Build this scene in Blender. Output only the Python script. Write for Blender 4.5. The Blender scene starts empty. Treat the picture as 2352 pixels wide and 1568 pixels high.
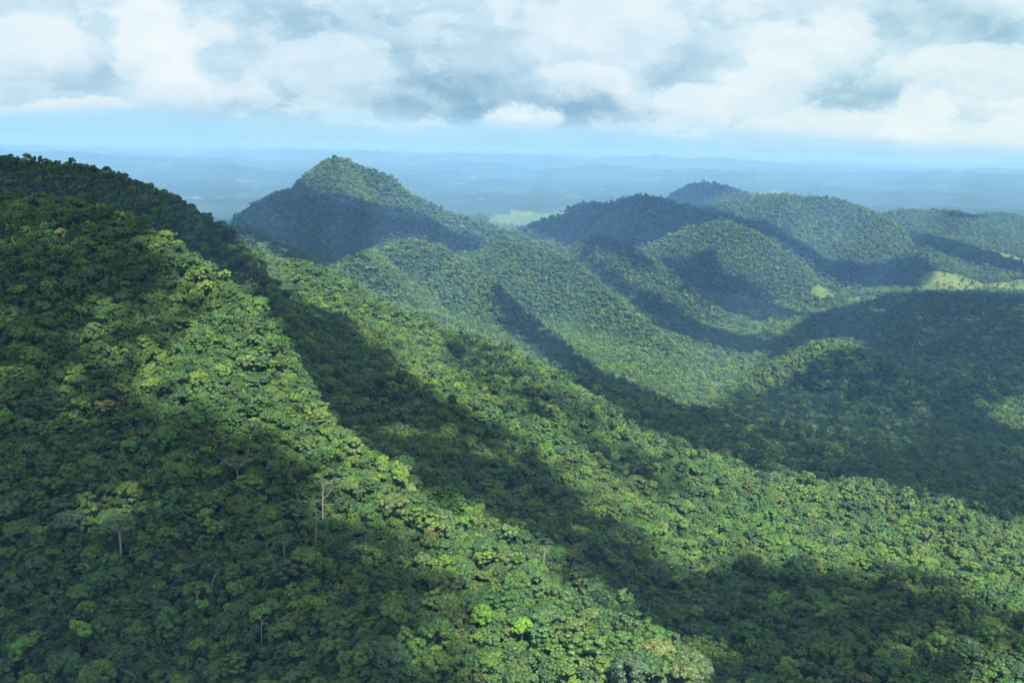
import bpy, math, random
import numpy as np

R = math.radians
scene = bpy.context.scene
col = scene.collection
rng = np.random.default_rng(7)
random.seed(7)

# ------------------------------------------------------------------ camera
cam_d = bpy.data.cameras.new("camera")
cam_d.sensor_width = 36.0
cam_d.lens = 36.0 * 2285.0 / 2352.0
cam_d.clip_start = 1.0
cam_d.clip_end = 120000.0
cam = bpy.data.objects.new("camera", cam_d)
col.objects.link(cam)
cam.location = (0, 0, 420.0)
from mathutils import Matrix, Vector
ROLL = math.radians(1.5)                  # the photograph's horizon leans down to the right
HORP = 336.0                              # height of the horizon at the photograph's centre column
PITCH = math.atan((784.0 - HORP) / 2285.0)
cam.rotation_euler = (Matrix.Rotation(math.pi / 2 - PITCH, 3, 'X') @ Matrix.Rotation(ROLL, 3, 'Z')).to_euler()
scene.camera = cam

# ------------------------------------------------------------------ sun, sky, exposure
SUN_EL, SUN_AZ = R(49), R(160)            # azimuth clockwise from the view direction (+Y)
SUN = np.array([math.sin(SUN_AZ) * math.cos(SUN_EL), math.cos(SUN_AZ) * math.cos(SUN_EL), math.sin(SUN_EL)])
sun_d = bpy.data.lights.new("sun", 'SUN')
sun_d.energy = 5.0
sun_d.angle = R(0.55)
sun_d.color = (1.0, 0.945, 0.82)
sun = bpy.data.objects.new("sun", sun_d)
col.objects.link(sun)
sun.rotation_euler = Vector(tuple(SUN)).to_track_quat('Z', 'Y').to_euler()
sun.location = (0, 0, 3000)

vs = scene.view_settings
vs.view_transform = 'Standard'
vs.look = 'None'
vs.exposure = 0.95
vs.gamma = 1.0
cy = scene.cycles
cy.use_denoising = True
cy.denoiser = 'OPENIMAGEDENOISE'
cy.denoising_input_passes = 'RGB_ALBEDO_NORMAL'
cy.use_adaptive_sampling = True
cy.adaptive_threshold = 0.012
cy.max_bounces = 4
cy.diffuse_bounces = 2
cy.glossy_bounces = 1
cy.transmission_bounces = 2
cy.volume_bounces = 2
cy.transparent_max_bounces = 8
cy.caustics_reflective = False
cy.caustics_refractive = False
scene.render.use_persistent_data = False

world = bpy.data.worlds.new("World")
scene.world = world
world.use_nodes = True
world.cycles.sampling_method = 'MANUAL'
world.cycles.sample_map_resolution = 1024

class NT:
    """small helper for building node trees"""
    def __init__(self, nt):
        self.nt = nt
        nt.nodes.clear()
    def node(self, t, **kw):
        n = self.nt.nodes.new(t)
        for k, v in kw.items():
            setattr(n, k, v)
        return n
    def put(self, sock, v):
        if isinstance(v, bpy.types.NodeSocket):
            self.nt.links.new(v, sock)
        else:
            sock.default_value = v
    def math(self, op, a, b=0.0, c=0.0, clamp=False):
        n = self.node('ShaderNodeMath', operation=op, use_clamp=clamp)
        self.put(n.inputs[0], a); self.put(n.inputs[1], b); self.put(n.inputs[2], c)
        return n.outputs[0]
    def vec(self, op, a, b=(0, 0, 0), s=None):
        n = self.node('ShaderNodeVectorMath', operation=op)
        self.put(n.inputs[0], a); self.put(n.inputs[1], b)
        if s is not None: self.put(n.inputs['Scale'], s)
        return n.outputs['Value'] if op in ('LENGTH', 'DOT_PRODUCT', 'DISTANCE') else n.outputs[0]
    def noise(self, v, scale, detail=4, rough=0.5, dist=0.0, color=False):
        n = self.node('ShaderNodeTexNoise')
        self.put(n.inputs['Vector'], v); self.put(n.inputs['Scale'], scale)
        n.inputs['Detail'].default_value = detail; n.inputs['Roughness'].default_value = rough
        n.inputs['Distortion'].default_value = dist
        return n.outputs['Color' if color else 'Fac']
    def maprange(self, v, a, b, c=0.0, d=1.0, smooth=True):
        n = self.node('ShaderNodeMapRange', interpolation_type='SMOOTHSTEP' if smooth else 'LINEAR')
        self.put(n.inputs['Value'], v)
        for k, x in zip(('From Min', 'From Max', 'To Min', 'To Max'), (a, b, c, d)): self.put(n.inputs[k], x)
        return n.outputs['Result']
    def mix(self, f, a, b, blend='MIX'):
        n = self.node('ShaderNodeMix', data_type='RGBA', blend_type=blend)
        self.put(n.inputs['Factor'], f); self.put(n.inputs['A'], a); self.put(n.inputs['B'], b)
        return n.outputs['Result']
    def ramp(self, f, stops):
        n = self.node('ShaderNodeValToRGB')
        cr = n.color_ramp
        while len(cr.elements) < len(stops): cr.elements.new(0.5)
        for e, (p, c) in zip(cr.elements, stops):
            e.position = p; e.color = tuple(c) + (1,)
        self.put(n.inputs[0], f)
        return n.outputs[0]

def sky_dir(px, py):
    u = (px - 1176.0) / 2285.0; v = -(py - 784.0) / 2285.0
    u, v = u * math.cos(ROLL) - v * math.sin(ROLL), u * math.sin(ROLL) + v * math.cos(ROLL)
    return u, math.cos(PITCH) + math.sin(PITCH) * v, -math.sin(PITCH) + math.cos(PITCH) * v

def build_sky():
    n = NT(world.node_tree)
    out = n.node('ShaderNodeOutputWorld')
    bg = n.node('ShaderNodeBackground')
    bg.inputs['Strength'].default_value = 0.1
    sky = n.node('ShaderNodeTexSky', sky_type='NISHITA', sun_disc=False)
    sky.sun_elevation = SUN_EL; sky.sun_rotation = SUN_AZ
    sky.altitude = 600; sky.air_density = 1.0; sky.dust_density = 1.0; sky.ozone_density = 1.0
    d = n.node('ShaderNodeTexCoord').outputs['Generated']
    sep = n.node('ShaderNodeSeparateXYZ'); n.put(sep.inputs[0], d)
    x, y, z = sep.outputs
    az = n.math('ARCTAN2', x, y)
    el = n.math('ARCSINE', z)
    # angles in units of 100 photo pixels so that the features below read easily; clouds are stretched sideways
    comb = n.node('ShaderNodeCombineXYZ'); n.put(comb.inputs[0], n.math('MULTIPLY', az, 22.85)); n.put(comb.inputs[1], n.math('MULTIPLY', el, 22.85)); comb.inputs[2].default_value = 0.0
    P = comb.outputs[0]
    # noise lives on the direction sphere (no seam behind)
    dz = n.node('ShaderNodeCombineXYZ'); n.put(dz.inputs[0], x); n.put(dz.inputs[1], y); n.put(dz.inputs[2], n.math('MULTIPLY', z, 1.8))
    S = dz.outputs[0]
    warp = n.vec('SCALE', n.vec('SUBTRACT', n.noise(S, 9.0, 6, 0.58, color=True), (0.5, 0.5, 0.5)), s=1.0)
    big = n.noise(n.vec('ADD', S, n.vec('SCALE', warp, s=0.10)), 3.6, 7, 0.55)
    fine = n.noise(n.vec('ADD', S, n.vec('SCALE', warp, s=0.05)), 14.0, 8, 0.55)
    val = n.math('ADD', 0.58, n.math('MULTIPLY', n.math('SUBTRACT', big, 0.5), 0.55))
    val = n.math('ADD', val, n.math('MULTIPLY', n.math('SUBTRACT', fine, 0.5), 0.22))
    # billows: brightness follows how the cloud noise changes upwards and towards the sun
    Sb = n.vec('ADD', S, n.vec('SCALE', warp, s=0.06))
    for sc, off, k in ((5.5, 0.040, 0.75), (15.0, 0.014, 0.45)):
        d0 = n.noise(Sb, sc, 6, 0.52)
        d1 = n.noise(n.vec('ADD', Sb, (off * 0.5, 0, off)), sc, 6, 0.52)
        val = n.math('MULTIPLY_ADD', n.math('SUBTRACT', d0, d1), k, val)
        edge = n.maprange(d0, 0.50, 0.56)
        val = n.math('MULTIPLY_ADD', edge, 0.10, val)
    val = n.math('SUBTRACT', val, 0.10)
    Pw = n.vec('ADD', P, n.vec('MULTIPLY', warp, (3.0, 2.2, 0)))
    rag = n.math('ADD', n.math('MULTIPLY', n.math('SUBTRACT', n.noise(Sb, 11.0, 7, 0.6), 0.5), 1.5), n.math('MULTIPLY', n.math('SUBTRACT', n.noise(S, 34.0, 5, 0.6), 0.5), 0.5))
    def local(px, py, rx, ry, vec):
        X, Y, Z = sky_dir(px, py)
        ca, ce = math.atan2(X, Y) * 22.85, math.atan2(Z, math.hypot(X, Y)) * 22.85
        return n.vec('MULTIPLY', n.vec('SUBTRACT', vec, (ca, ce, 0)), (100.0 / rx, 100.0 / ry, 0))
    for px, py, rx, ry, amp in [f for f in SKYF if f[4] < 0]:
        f = n.maprange(n.vec('LENGTH', local(px, py, rx, ry, Pw)), 1.4, 0.1)
        val = n.math('MULTIPLY_ADD', f, amp, val)
    for px, py, rx, ry, amp in [f for f in SKYF if f[4] > 0]:
        q = local(px, py, rx * 1.15, ry * 1.25, n.vec('ADD', P, n.vec('MULTIPLY', warp, (1.6, 1.2, 0))))
        sp = n.node('ShaderNodeSeparateXYZ'); n.put(sp.inputs[0], q)
        f = n.math('ADD', n.vec('LENGTH', q), rag)
        m = n.math('MULTIPLY', n.maprange(f, 1.02, 0.70), n.maprange(sp.outputs[1], -1.1, 0.1))
        tgt = n.math('MULTIPLY_ADD', sp.outputs[1], 0.10, 0.58 + amp * 0.68)
        tgt = n.math('MULTIPLY_ADD', rag, 0.16, tgt)
        val = n.math('ADD', val, n.math('MULTIPLY', n.math('SUBTRACT', tgt, val), n.math('MULTIPLY', m, 0.68)))
    cloud = n.ramp(val, [(0.10, (.29, .50, .68)), (0.35, (.46, .68, .83)), (0.58, (.66, .84, .95)), (0.80, (.86, .955, 1.0)), (0.98, (1.0, 1.0, .985))])
    # slightly warmer / greener overcast towards the right as in the photograph
    warm = n.maprange(az, 0.05, 0.5)
    cloud = n.mix(n.math('MULTIPLY', warm, 0.75), cloud, n.mix(1.0, cloud, (0.97, 1.0, 0.95, 1), 'MULTIPLY'))
    cloud10 = n.vec('SCALE', cloud, s=5.1)
    # gaps of clear sky
    gap = n.maprange(n.noise(n.vec('ADD', S, (5, 3, 1)), 3.0, 6, 0.6), 0.62, 0.75)
    gap = n.math('MULTIPLY', gap, n.maprange(z, 0.12, 0.35))
    c = n.mix(gap, cloud10, n.vec('SCALE', sky.outputs[0], s=2.2))
    # blue band of far air along the horizon
    streak = n.noise(n.vec('MULTIPLY', P, (0.30, 2.2, 1)), 1.0, 5, 0.5)
    hz = n.math('ADD', el, n.math('MULTIPLY', n.math('SUBTRACT', streak, 0.5), 0.040))
    hz = n.math('ADD', hz, n.maprange(az, 0.05, 0.4, 0.0, 0.010))
    hf = n.maprange(hz, 0.034, 0.008)
    hcol = n.mix(n.maprange(az, -0.3, 0.45), (2.2, 3.95, 5.2, 1), (2.25, 3.95, 5.1, 1))
    c = n.mix(n.math('MULTIPLY', hf, 0.93), c, hcol)
    n.put(bg.inputs['Color'], c)
    n.nt.links.new(bg.outputs[0], out.inputs[0])

SKYF = [
 (350,150,90,110,.42),(395,215,80,50,.25),(60,110,120,80,.28),(1000,297,80,26,.32),(1190,277,100,34,.36),(1390,80,180,110,.26),(1360,192,100,30,.24),
 (1640,240,150,52,.34),(1860,110,170,70,.32),(1960,300,110,45,.28),(2110,310,60,90,.30),(2310,330,80,60,.22),(100,245,170,16,.22),(2220,165,190,50,.24),(1780,175,90,50,.24),
 (2090,350,46,42,.30),(1880,285,70,40,.22),(1760,318,60,34,.20),(2230,345,60,40,.16),(760,150,160,50,.08),
 (1000,225,300,48,-.34),(1370,262,170,34,-.34),(1560,140,110,110,-.30),(1830,222,130,30,-.30),(2060,205,140,34,-.26),(2240,50,220,70,-.30),
 (150,190,190,50,-.20),(900,120,300,70,-.12),(560,240,150,22,-.15),(640,60,260,60,-.10),(2200,265,120,30,-.10)]
build_sky()
# ------------------------------------------------------------------ terrain (pure numpy)
FPX, CXP, CYP = 2285.0, 1176.0, 784.0     # focal length etc. in 2352-wide photo units
CAMZ = 420.0
CR, SR = math.cos(ROLL), math.sin(ROLL)
CT, ST = math.cos(PITCH), math.sin(PITCH)
CANOPY = 17.0

def stretch(D):
    return D + 1.0 * max(D - 900.0, 0.0)

def sight(px, py):
    u = (px - CXP) / FPX; v = -(py - CYP) / FPX
    u, v = u * CR - v * SR, u * SR + v * CR
    return u, CT + ST * v, -ST + CT * v

def unproject(px, py, D):
    """point on the sight line through (px, py) at forward distance D"""
    D = stretch(D)
    X, Y, Z = sight(px, py)
    return (X * D / Y, D, CAMZ + Z / Y * D)

def project(x, y, z):
    dz = z - CAMZ
    f = y * CT - dz * ST
    up = y * ST + dz * CT
    f = np.where(f > 1, f, 1.0)
    u = x / f; v = up / f
    return CXP + FPX * (u * CR + v * SR), CYP - FPX * (-u * SR + v * CR), f

def hash2(ix, iy, seed):
    n = (ix.astype(np.int64) * 374761393 + iy.astype(np.int64) * 668265263 + seed * 1442695041) & 0xFFFFFFFF
    n = ((n ^ (n >> 13)) * 1274126177) & 0xFFFFFFFF
    n = n ^ (n >> 16)
    return (n & 0xFFFFFF) / float(0xFFFFFF)

def vnoise(x, y, seed=0):
    ix = np.floor(x); iy = np.floor(y)
    fx = x - ix; fy = y - iy
    fx = fx * fx * fx * (fx * (fx * 6 - 15) + 10); fy = fy * fy * fy * (fy * (fy * 6 - 15) + 10)
    ix = ix.astype(np.int64); iy = iy.astype(np.int64)
    a = hash2(ix, iy, seed); b = hash2(ix + 1, iy, seed)
    c = hash2(ix, iy + 1, seed); d = hash2(ix + 1, iy + 1, seed)
    return (a + (b - a) * fx) * (1 - fy) + (c + (d - c) * fx) * fy

def fbm(x, y, seed=0, octv=4, gain=0.5):
    s = 0; amp = 1.0; t = 0
    for i in range(octv):
        s = s + amp * (vnoise(x, y, seed + i * 17) * 2 - 1); t += amp
        x, y = (x * 1.6 + y * 1.2) + 3.7, (-x * 1.2 + y * 1.6) + 1.3   # rotate, scale 2
        amp *= gain
    return s / t

# spines: (points (px, py, D), slope on the left of the line, slope on the right, crest roundness)
SPINES = [
 # near spur
 ([(-300,428,1080),(0,441,1000),(127,447,950),(204,460,920),(255,480,895),(297,491,880),(365,523,845),(425,571,815),(480,614,790),(560,668,750),(617,732,715),(658,808,690),(700,884,655),(770,968,625),(830,1026,600),(940,1113,565),(1050,1202,535),(1180,1276,500)], 2.2, 0.36, 7),
 # spur behind it, skyline at left
 ([(-350,335,1330),(0,350,1300),(60,360,1290),(119,368,1285),(200,381,1270),(272,397,1245),(365,430,1195),(425,463,1165),(476,493,1130),(512,520,1105),(549,560,1080),(588,608,1050),(614,650,1020),(660,720,975),(710,800,930)], 1.5, 0.85, 10),
 # long lit spur running to the right
 ([(480,520,1560),(522,532,1500),(560,558,1460),(595,580,1420),(658,600,1370),(743,620,1310),(786,640,1280),(850,682,1250),(1000,745,1190),(1150,795,1140),(1290,862,1085),(1400,950,1040),(1500,1003,1010),(1650,1060,980),(1800,1098,965),(2000,1120,955),(2200,1168,930),(2500,1230,900)], 1.1, 0.26, 14),
 ([(530,516,1850),(565,516,1830),(637,554,1760),(722,618,1660),(780,660,1560)], .6, .5, 14),
 # rounded hill in the middle
 ([(780,615,4200),(815,590,1980),(860,570,2050),(940,546,2080),(1000,560,2060),(1050,585,2020),(1100,615,1980),(1142,648,1930),(1200,708,1850),(1250,750,1780),(1298,789,1710),(1370,850,1610),(1440,912,1500),(1500,962,1420)], 1.6, 0.75, 14),
 # second
 ([(1085,585,2330),(1118,562,2300),(1154,552,2280),(1210,557,2240),(1264,570,2200),(1320,594,2150),(1360,626,2110),(1400,660,2060),(1453,704,1990),(1505,750,1920),(1570,800,1840),(1640,860,1750)], 1.6, 0.85, 14),
 # third
 ([(1310,572,2520),(1340,548,2500),(1378,530,2480),(1444,556,2440),(1488,585,2390),(1543,624,2320),(1598,658,2260),(1642,696,2200),(1668,720,2160),(1720,750,2110),(1790,780,2060)], 1.6, 0.9, 14),
 # round pale hill
 ([(1440,575,2780),(1490,566,2760),(1540,540,2740),(1590,518,2720),(1655,508,2700),(1720,522,2660),(1770,548,2620),(1830,600,2560),(1870,640,2500),(1930,685,2440),(1990,710,2380)], 1.4, 1.1, 55),
 # dark ridge
 ([(1150,545,3300),(1200,520,3280),(1260,495,3250),(1330,466,3220),(1400,464,3200),(1440,450,3180),(1480,445,3170),(1540,460,3120),(1600,478,3080),(1680,492,3050),(1760,515,3020),(1850,560,2960),(1900,600,2900),(1950,640,2840)], 1.0, 0.8, 26),
 # steep headland and long back ridge
 ([(1542,475,4900),(1550,446,4850),(1568,428,4800),(1600,418,4750),(1640,418,4700),(1690,431,4600),(1735,442,4500),(1790,455,4400)], 2.4, 1.0, 20),
 ([(1600,490,3700),(1640,470,3680),(1690,456,3650),(1740,449,3600),(1785,445,3550),(1850,450,3460),(1890,452,3440),(1940,460,3400),(1990,482,3330),(2030,500,3270),(2090,540,3180),(2160,590,3060)], 0.9, 0.6, 50),
 ([(1960,520,3950),(2030,500,3930),(2070,484,3900),(2110,480,3880),(2190,484,3850),(2250,500,3800),(2300,540,3700)], 0.5, 0.42, 60),
 ([(2200,520,4250),(2250,497,4220),(2290,487,4200),(2352,498,4150),(2450,520,4100),(2600,560,4000)], 0.5, 0.42, 60),
 ([(2000,575,3250),(2120,560,3300),(2200,545,3350),(2300,575,3250),(2420,600,3150)], 0.4, 0.3, 60),
 # main peak
 ([(676,490,3180),(684,458,3160),(693,434,3150),(706,410,3140),(724,388,3130),(743,370,3115),(765,361,3100),(788,364,3090),(807,373,3080),(850,386,3050),(892,400,3020),(935,434,2990),(965,453,2960),(998,468,2930),(1040,488,2900),(1090,500,2860),(1150,522,2800),(1220,545,2720),(1280,560,2640)], 1.7, 0.9, 16),
 ([(775,362,3095),(810,430,2900),(850,490,2700),(900,530,2560)], 0.6, 1.5, 40),
 # dark hill in front of the main peak
 ([(500,540,2500),(532,508,2520),(573,470,2540),(605,450,2560),(629,437,2570),(654,430,2580),(680,434,2600),(740,450,2640),(860,480,2600),(960,500,2580),(1040,530,2500),(1090,575,2400)], 1.6, 0.85, 18),
 ([(560,560,2150),(640,565,2120),(720,575,2080),(780,600,1980),(820,640,1880)], 0.4, 0.4, 40),
 # knoll in the valley
 ([(1560,965,1500),(1640,915,1560),(1700,872,1620),(1780,828,1660),(1850,797,1690),(1905,782,1700),(1970,789,1690),(2010,812,1660),(2060,848,1600),(2130,905,1530)], 1.2, 0.62, 18),
 # flat wooded plateau at right
 ([(2020,690,2240),(2100,676,2250),(2200,672,2260),(2352,680,2260),(2700,690,2260)], 0.5, 0.14, 60),
 ([(2352,770,4200),(2600,760,4200)], 0.3, 0.2, 60),
 # small dark outcrops in the gap
 ([(1085,497,4650),(1105,490,4640),(1130,502,4600),(1150,515,4560)], 0.6, 0.6, 15),
 # low ranges far out on the plain
 ([(950,466,8300),(1050,447,8300),(1130,443,8300),(1200,446,8250),(1240,438,8200),(1290,447,8200),(1380,470,8200)], .3, .22, 150),
 ([(-150,350,12090),(60,349,12090),(180,355,12012),(260,354,11934),(330,363,11934),(430,366,11856),(560,386,11700),(700,404,11544)], .22, .16, 300),
 ([(880,410,13260),(950,392,13260),(1020,382,13260),(1080,376,13260),(1160,384,13182),(1260,394,13104),(1350,388,13104),(1450,400,13026)], .22, .16, 400),
 ([(1900,440,13260),(1980,432,13260),(2050,425,13260),(2150,420,13260),(2230,427,13260),(2400,436,13260)], .22, .16, 400),
 ([(300,436,9000),(390,430,9000),(480,422,9000),(600,428,8900),(690,420,8800),(760,432,8700)], .3, .2, 180),
 # spur at lower right
 ([(2700,1560,400),(2352,1455,470),(2230,1385,530),(2120,1335,570),(1980,1305,610),(1800,1285,640),(1680,1283,650),(1600,1300,640)], 0.30, 0.42, 18),
]
# broad ground: control points on sight lines (px, py, D) and free world points (x, y, z)
BASE_P = [(0,1568,430),(0,1300,490),(0,1000,590),(0,700,780),(300,1568,420),(300,1200,520),(300,900,640),(600,1568,405),(600,1300,470),(600,1050,570),
 (900,1568,390),(900,1300,490),(1176,1568,380),(1176,1400,440),(1400,1568,385),(1400,1400,460),(1640,1560,390),(-400,1568,440),(-400,1000,640),
 (953,1025,720),(1000,880,900),(850,850,950),(1200,1000,850),(1200,1150,680),(1350,1250,600),(1350,1100,780),(1500,1200,720),(1500,1050,900),(1500,1350,560),(1700,1200,770),(1700,1400,520),(1900,1200,810),(2000,1400,500),
 (1900,1568,410),(2352,1568,400),(2352,1250,790),(2352,1340,700),(2100,1230,800),(2100,1150,900),(2700,1300,800),(2700,1700,380)]
BASE_W = [(-437,1080,285),(-311,980,235),(-198,860,195),(-128,770,178),(-500,1050,300),(-300,1600,170),(-700,2000,120),(-1200,3000,20),(-200,1450,150),(0,1500,70),(150,1500,30),(350,1500,5),(600,1300,5),(800,1800,5),(300,1900,10),(1000,2300,0),
 (200,2600,40),(-200,2600,60),(-500,2400,60),(-900,2600,30),(0,3200,40),(600,2900,10),(1000,2900,0),(1500,3200,0),(2500,3000,10),(0,3800,0),(1000,4500,0),(-1000,4500,0),(-2500,3500,0),(2500,4800,0),
 (0,6500,0),(-3000,6000,0),(3000,6500,0),(0,60,110),(-250,150,120),(250,150,110),(-400,-200,100),(400,-200,100),(900,600,40),(900,1000,10),(1400,1200,0),(1500,300,20),(-900,800,320),(-1300,1300,250),(-1500,400,150),(-1500,2000,80),(1800,2200,0),
 (0,-1500,0),(-2500,-1000,0),(2500,-1000,0),(3000,1500,0),(-3000,1500,0)]

_bx = []
for _p in BASE_P:
    _q = unproject(*_p); _bx.append((_q[0], _q[1], _q[2] - CANOPY))
for _x, _y, _z in BASE_W:
    _r = math.hypot(_x, _y); _s = stretch(_r) / _r if _y > 0 else 1.0
    _lift = (HORP - 318 + 2285 * _x / _y * math.tan(ROLL)) / FPX * _y * _s if _y > 600 else 0.0
    _bx.append((_x * _s, _y * _s, CAMZ + (_z - CAMZ) * _s + max(-40, min(60, _lift))))
_bx = np.array(_bx)
PLAIN = -330.0
def _kern(r): return np.sqrt(r * r + 60.0 ** 2)
_d = np.hypot(_bx[:, None, 0] - _bx[None, :, 0], _bx[:, None, 1] - _bx[None, :, 1])
_A = -_kern(_d) + np.eye(len(_bx)) * (-2.0)
_n = len(_bx)
_M = np.zeros((_n + 1, _n + 1)); _M[:_n, :_n] = _A; _M[:_n, _n] = 1; _M[_n, :_n] = 1
_w = np.linalg.solve(_M, np.append(_bx[:, 2], 0.0))

def base_ground(x, y):
    z = np.full(x.shape, _w[_n])
    for i in range(_n):
        z = z - _w[i] * _kern(np.hypot(x - _bx[i, 0], y - _bx[i, 1]))
    # far away settle on the plain
    r = np.hypot(x, y)
    t = np.clip((r - 8200) / 2400, 0, 1); t = t * t * (3 - 2 * t)
    return z * (1 - t) + PLAIN * t

def smax(a, b, k):
    h = np.clip(0.5 + 0.5 * (a - b) / k, 0, 1)
    return b * (1 - h) + a * h + k * h * (1 - h)

_SP = []
for pts, sl, sr, rd in SPINES:
    w3 = np.array([unproject(*p) for p in pts]); w3[:, 2] -= CANOPY
    # resample with Catmull-Rom for a smooth crest
    out = []
    for i in range(len(w3) - 1):
        p0 = w3[max(i - 1, 0)]; p1 = w3[i]; p2 = w3[i + 1]; p3 = w3[min(i + 2, len(w3) - 1)]
        for t in (0, 0.5):
            out.append(0.5 * ((2 * p1) + (-p0 + p2) * t + (2 * p0 - 5 * p1 + 4 * p2 - p3) * t * t + (-p0 + 3 * p1 - 3 * p2 + p3) * t ** 3))
    out.append(w3[-1])
    _SP.append((np.array(out), sl, sr, rd))

def spine_h(x, y, sp):
    P, sl, sr, rd = sp
    best = np.full(x.shape, -1e9); dmin = np.full(x.shape, 1e18)
    bd = np.full(x.shape, 1e18); bz = np.zeros(x.shape); bs = np.zeros(x.shape)
    for i in range(len(P) - 1):
        ax, ay, az = P[i]; bx, by, bz_ = P[i + 1]
        dx, dy = bx - ax, by - ay
        L = dx * dx + dy * dy + 1e-6
        t = np.clip(((x - ax) * dx + (y - ay) * dy) / L, 0, 1)
        qx = x - ax - t * dx; qy = y - ay - t * dy
        d2 = qx * qx + qy * qy
        side = dx * qy - dy * qx
        zc = az + t * (bz_ - az)
        # smooth side blend
        d = np.sqrt(d2)
        sd = side / math.sqrt(L)
        w = np.clip(0.5 + 0.5 * sd / (d * 0.6 + 1.0), 0, 1)
        s = sr + (sl - sr) * w
        h = zc - s * (np.sqrt(d2 + rd * rd) - rd)
        best = np.maximum(best, h); dmin = np.minimum(dmin, d2)
    return best, np.sqrt(dmin)

def terrain(x, y):
    x = np.asarray(x, float); y = np.asarray(y, float)
    r = np.hypot(x, y)
    z = base_ground(x, y)
    wx = x + 16 * fbm(x / 260, y / 260, 5, 3); wy = y + 16 * fbm(x / 260, y / 260, 9, 3)
    amt = np.clip((r - 1300) / 900, 0.12, 1)
    wx = x + (wx - x) * amt; wy = y + (wy - y) * amt
    near = (r < 45000) & (y > -1500)
    cz = np.full(x.shape, 1e9); cc = cz[near]
    zz = z[near]; xx = wx[near]; yy = wy[near]
    for sp in _SP:
        P = sp[0]
        m = (xx > P[:, 0].min() - 4200) & (xx < P[:, 0].max() + 4200) & (yy > P[:, 1].min() - 4200) & (yy < P[:, 1].max() + 4200)
        h, dd = spine_h(xx[m], yy[m], sp)
        cc[m] = np.where(h > zz[m] - 25, np.minimum(cc[m], dd), cc[m])
        zz[m] = smax(h, zz[m], 12.0)
    z[near] = zz; cz[near] = cc
    crest_w = 0.12 + 0.88 * np.clip(cz / (60 + r * 0.035), 0, 1)      # crests keep their outline, flanks are gullied
    # small gullies and ribs
    rel = np.clip((z + 260) / 300, 0.15, 1) * np.clip((r - 250) / 500, 0.25, 1)
    rid = 1 - np.abs(fbm(x / 170, y / 170, 31, 3)) * 2.2
    z = z + crest_w * rel * (9 * rid - 5.5) * np.clip(1.8 - r / 7000, 0, 1) + 2.0 * fbm(x / 40, y / 40, 77, 3)
    rid2 = 1 - np.abs(fbm(x / 360, y / 360, 231, 3)) * 2.4
    z = z + crest_w * np.clip((r - 1500) / 1500, 0, 1) * np.clip((z + 250) / 250, 0, 1) * (32 * rid2 - 24) * np.clip(2.2 - r / 5000, 0, 1)
    # the plain beyond: low hills, growing ranges far off
    far = np.clip((r - 8500) / 2500, 0, 1)
    h1 = np.maximum(fbm(x / 1500, y / 900, 101, 5, 0.5) + 0.08, 0) * 170
    h2 = np.maximum(fbm(x / 5200, y / 2600, 131, 5, 0.5) + 0.03, 0) * 330 * np.clip((r - 12000) / 9000, 0, 1)
    h3 = np.maximum(fbm(x / 9000, y / 5000, 151, 5, 0.5) + 0.06, 0) * 900 * np.clip((r - 24000) / 12000, 0, 1)
    hh = h1 + h2 + h3
    rr3 = 1 - np.abs(fbm(x / 1500, y / 1100, 261, 5, 0.6)) * 2.3
    z = z + np.clip((r - 8500) / 3000, 0, 1) * np.clip(r / 16000, .6, 1.6) * (70 * rr3 - 45)
    z = z + far * 950.0 * (1 - np.exp(-hh / 950.0))
    return z

# polar sheet round the viewpoint
_front = np.radians(np.concatenate([np.arange(-44, 44.001, 0.11)]))
_rest = np.radians(np.arange(46.5, 314, 2.5))
AZ = np.concatenate([_front, _rest])
RR = np.concatenate([[5, 30, 60, 100, 150], np.geomspace(190, 10000, 520), np.geomspace(10150, 62000, 180)])
GX = RR[None, :] * np.sin(AZ)[:, None]; GY = RR[None, :] * np.cos(AZ)[:, None]
GZ = terrain(GX, GY)
_nf = len(_front)
EL = (GZ[:_nf] - CAMZ) / RR[None, :]           # tan elevation
ELT = (GZ[:_nf] + CANOPY - CAMZ) / RR[None, :]
EMAX = np.maximum.accumulate(ELT, axis=1)

def cast(px, py, canopy=True):
    """first terrain hit on the sight line through photo position (px, py); arrays"""
    px = np.atleast_1d(np.asarray(px, float)); py = np.atleast_1d(np.asarray(py, float))
    X, Y, Z = sight(px, py)
    az = np.arctan2(X, Y); te = Z / np.hypot(X, Y)
    fi = np.clip((az - _front[0]) / (_front[1] - _front[0]), 0, _nf - 1.001)
    ii = np.round(fi).astype(int)
    E = EMAX if canopy else np.maximum.accumulate(EL, axis=1)
    r = np.empty(len(px))
    for k in range(len(px)):
        e = E[ii[k]]
        j = np.searchsorted(e, te[k])
        if j >= len(RR): r[k] = np.nan
        elif j == 0: r[k] = RR[0]
        else:
            f = (te[k] - e[j - 1]) / max(e[j] - e[j - 1], 1e-9)
            r[k] = RR[j - 1] + (RR[j] - RR[j - 1]) * f
    return r * np.sin(az), r * np.cos(az), r

def terrain_lookup(x, y):
    """bilinear height from the sheet (front part), for many points"""
    az = np.arctan2(x, y); r = np.hypot(x, y)
    fi = np.clip((az - _front[0]) / (_front[1] - _front[0]), 0, _nf - 1.001); i = fi.astype(int); fa = fi - i
    j = np.clip(np.searchsorted(RR, r) - 1, 0, len(RR) - 2); fr = np.clip((r - RR[j]) / (RR[j + 1] - RR[j]), 0, 1)
    z0 = GZ[i, j] * (1 - fr) + GZ[i, j + 1] * fr
    z1 = GZ[i + 1, j] * (1 - fr) + GZ[i + 1, j + 1] * fr
    return z0 * (1 - fa) + z1 * fa

# ------------------------------------------------------------------ materials
def new_mat(name):
    m = bpy.data.materials.new(name)
    m.use_nodes = True
    return m, NT(m.node_tree)

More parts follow.
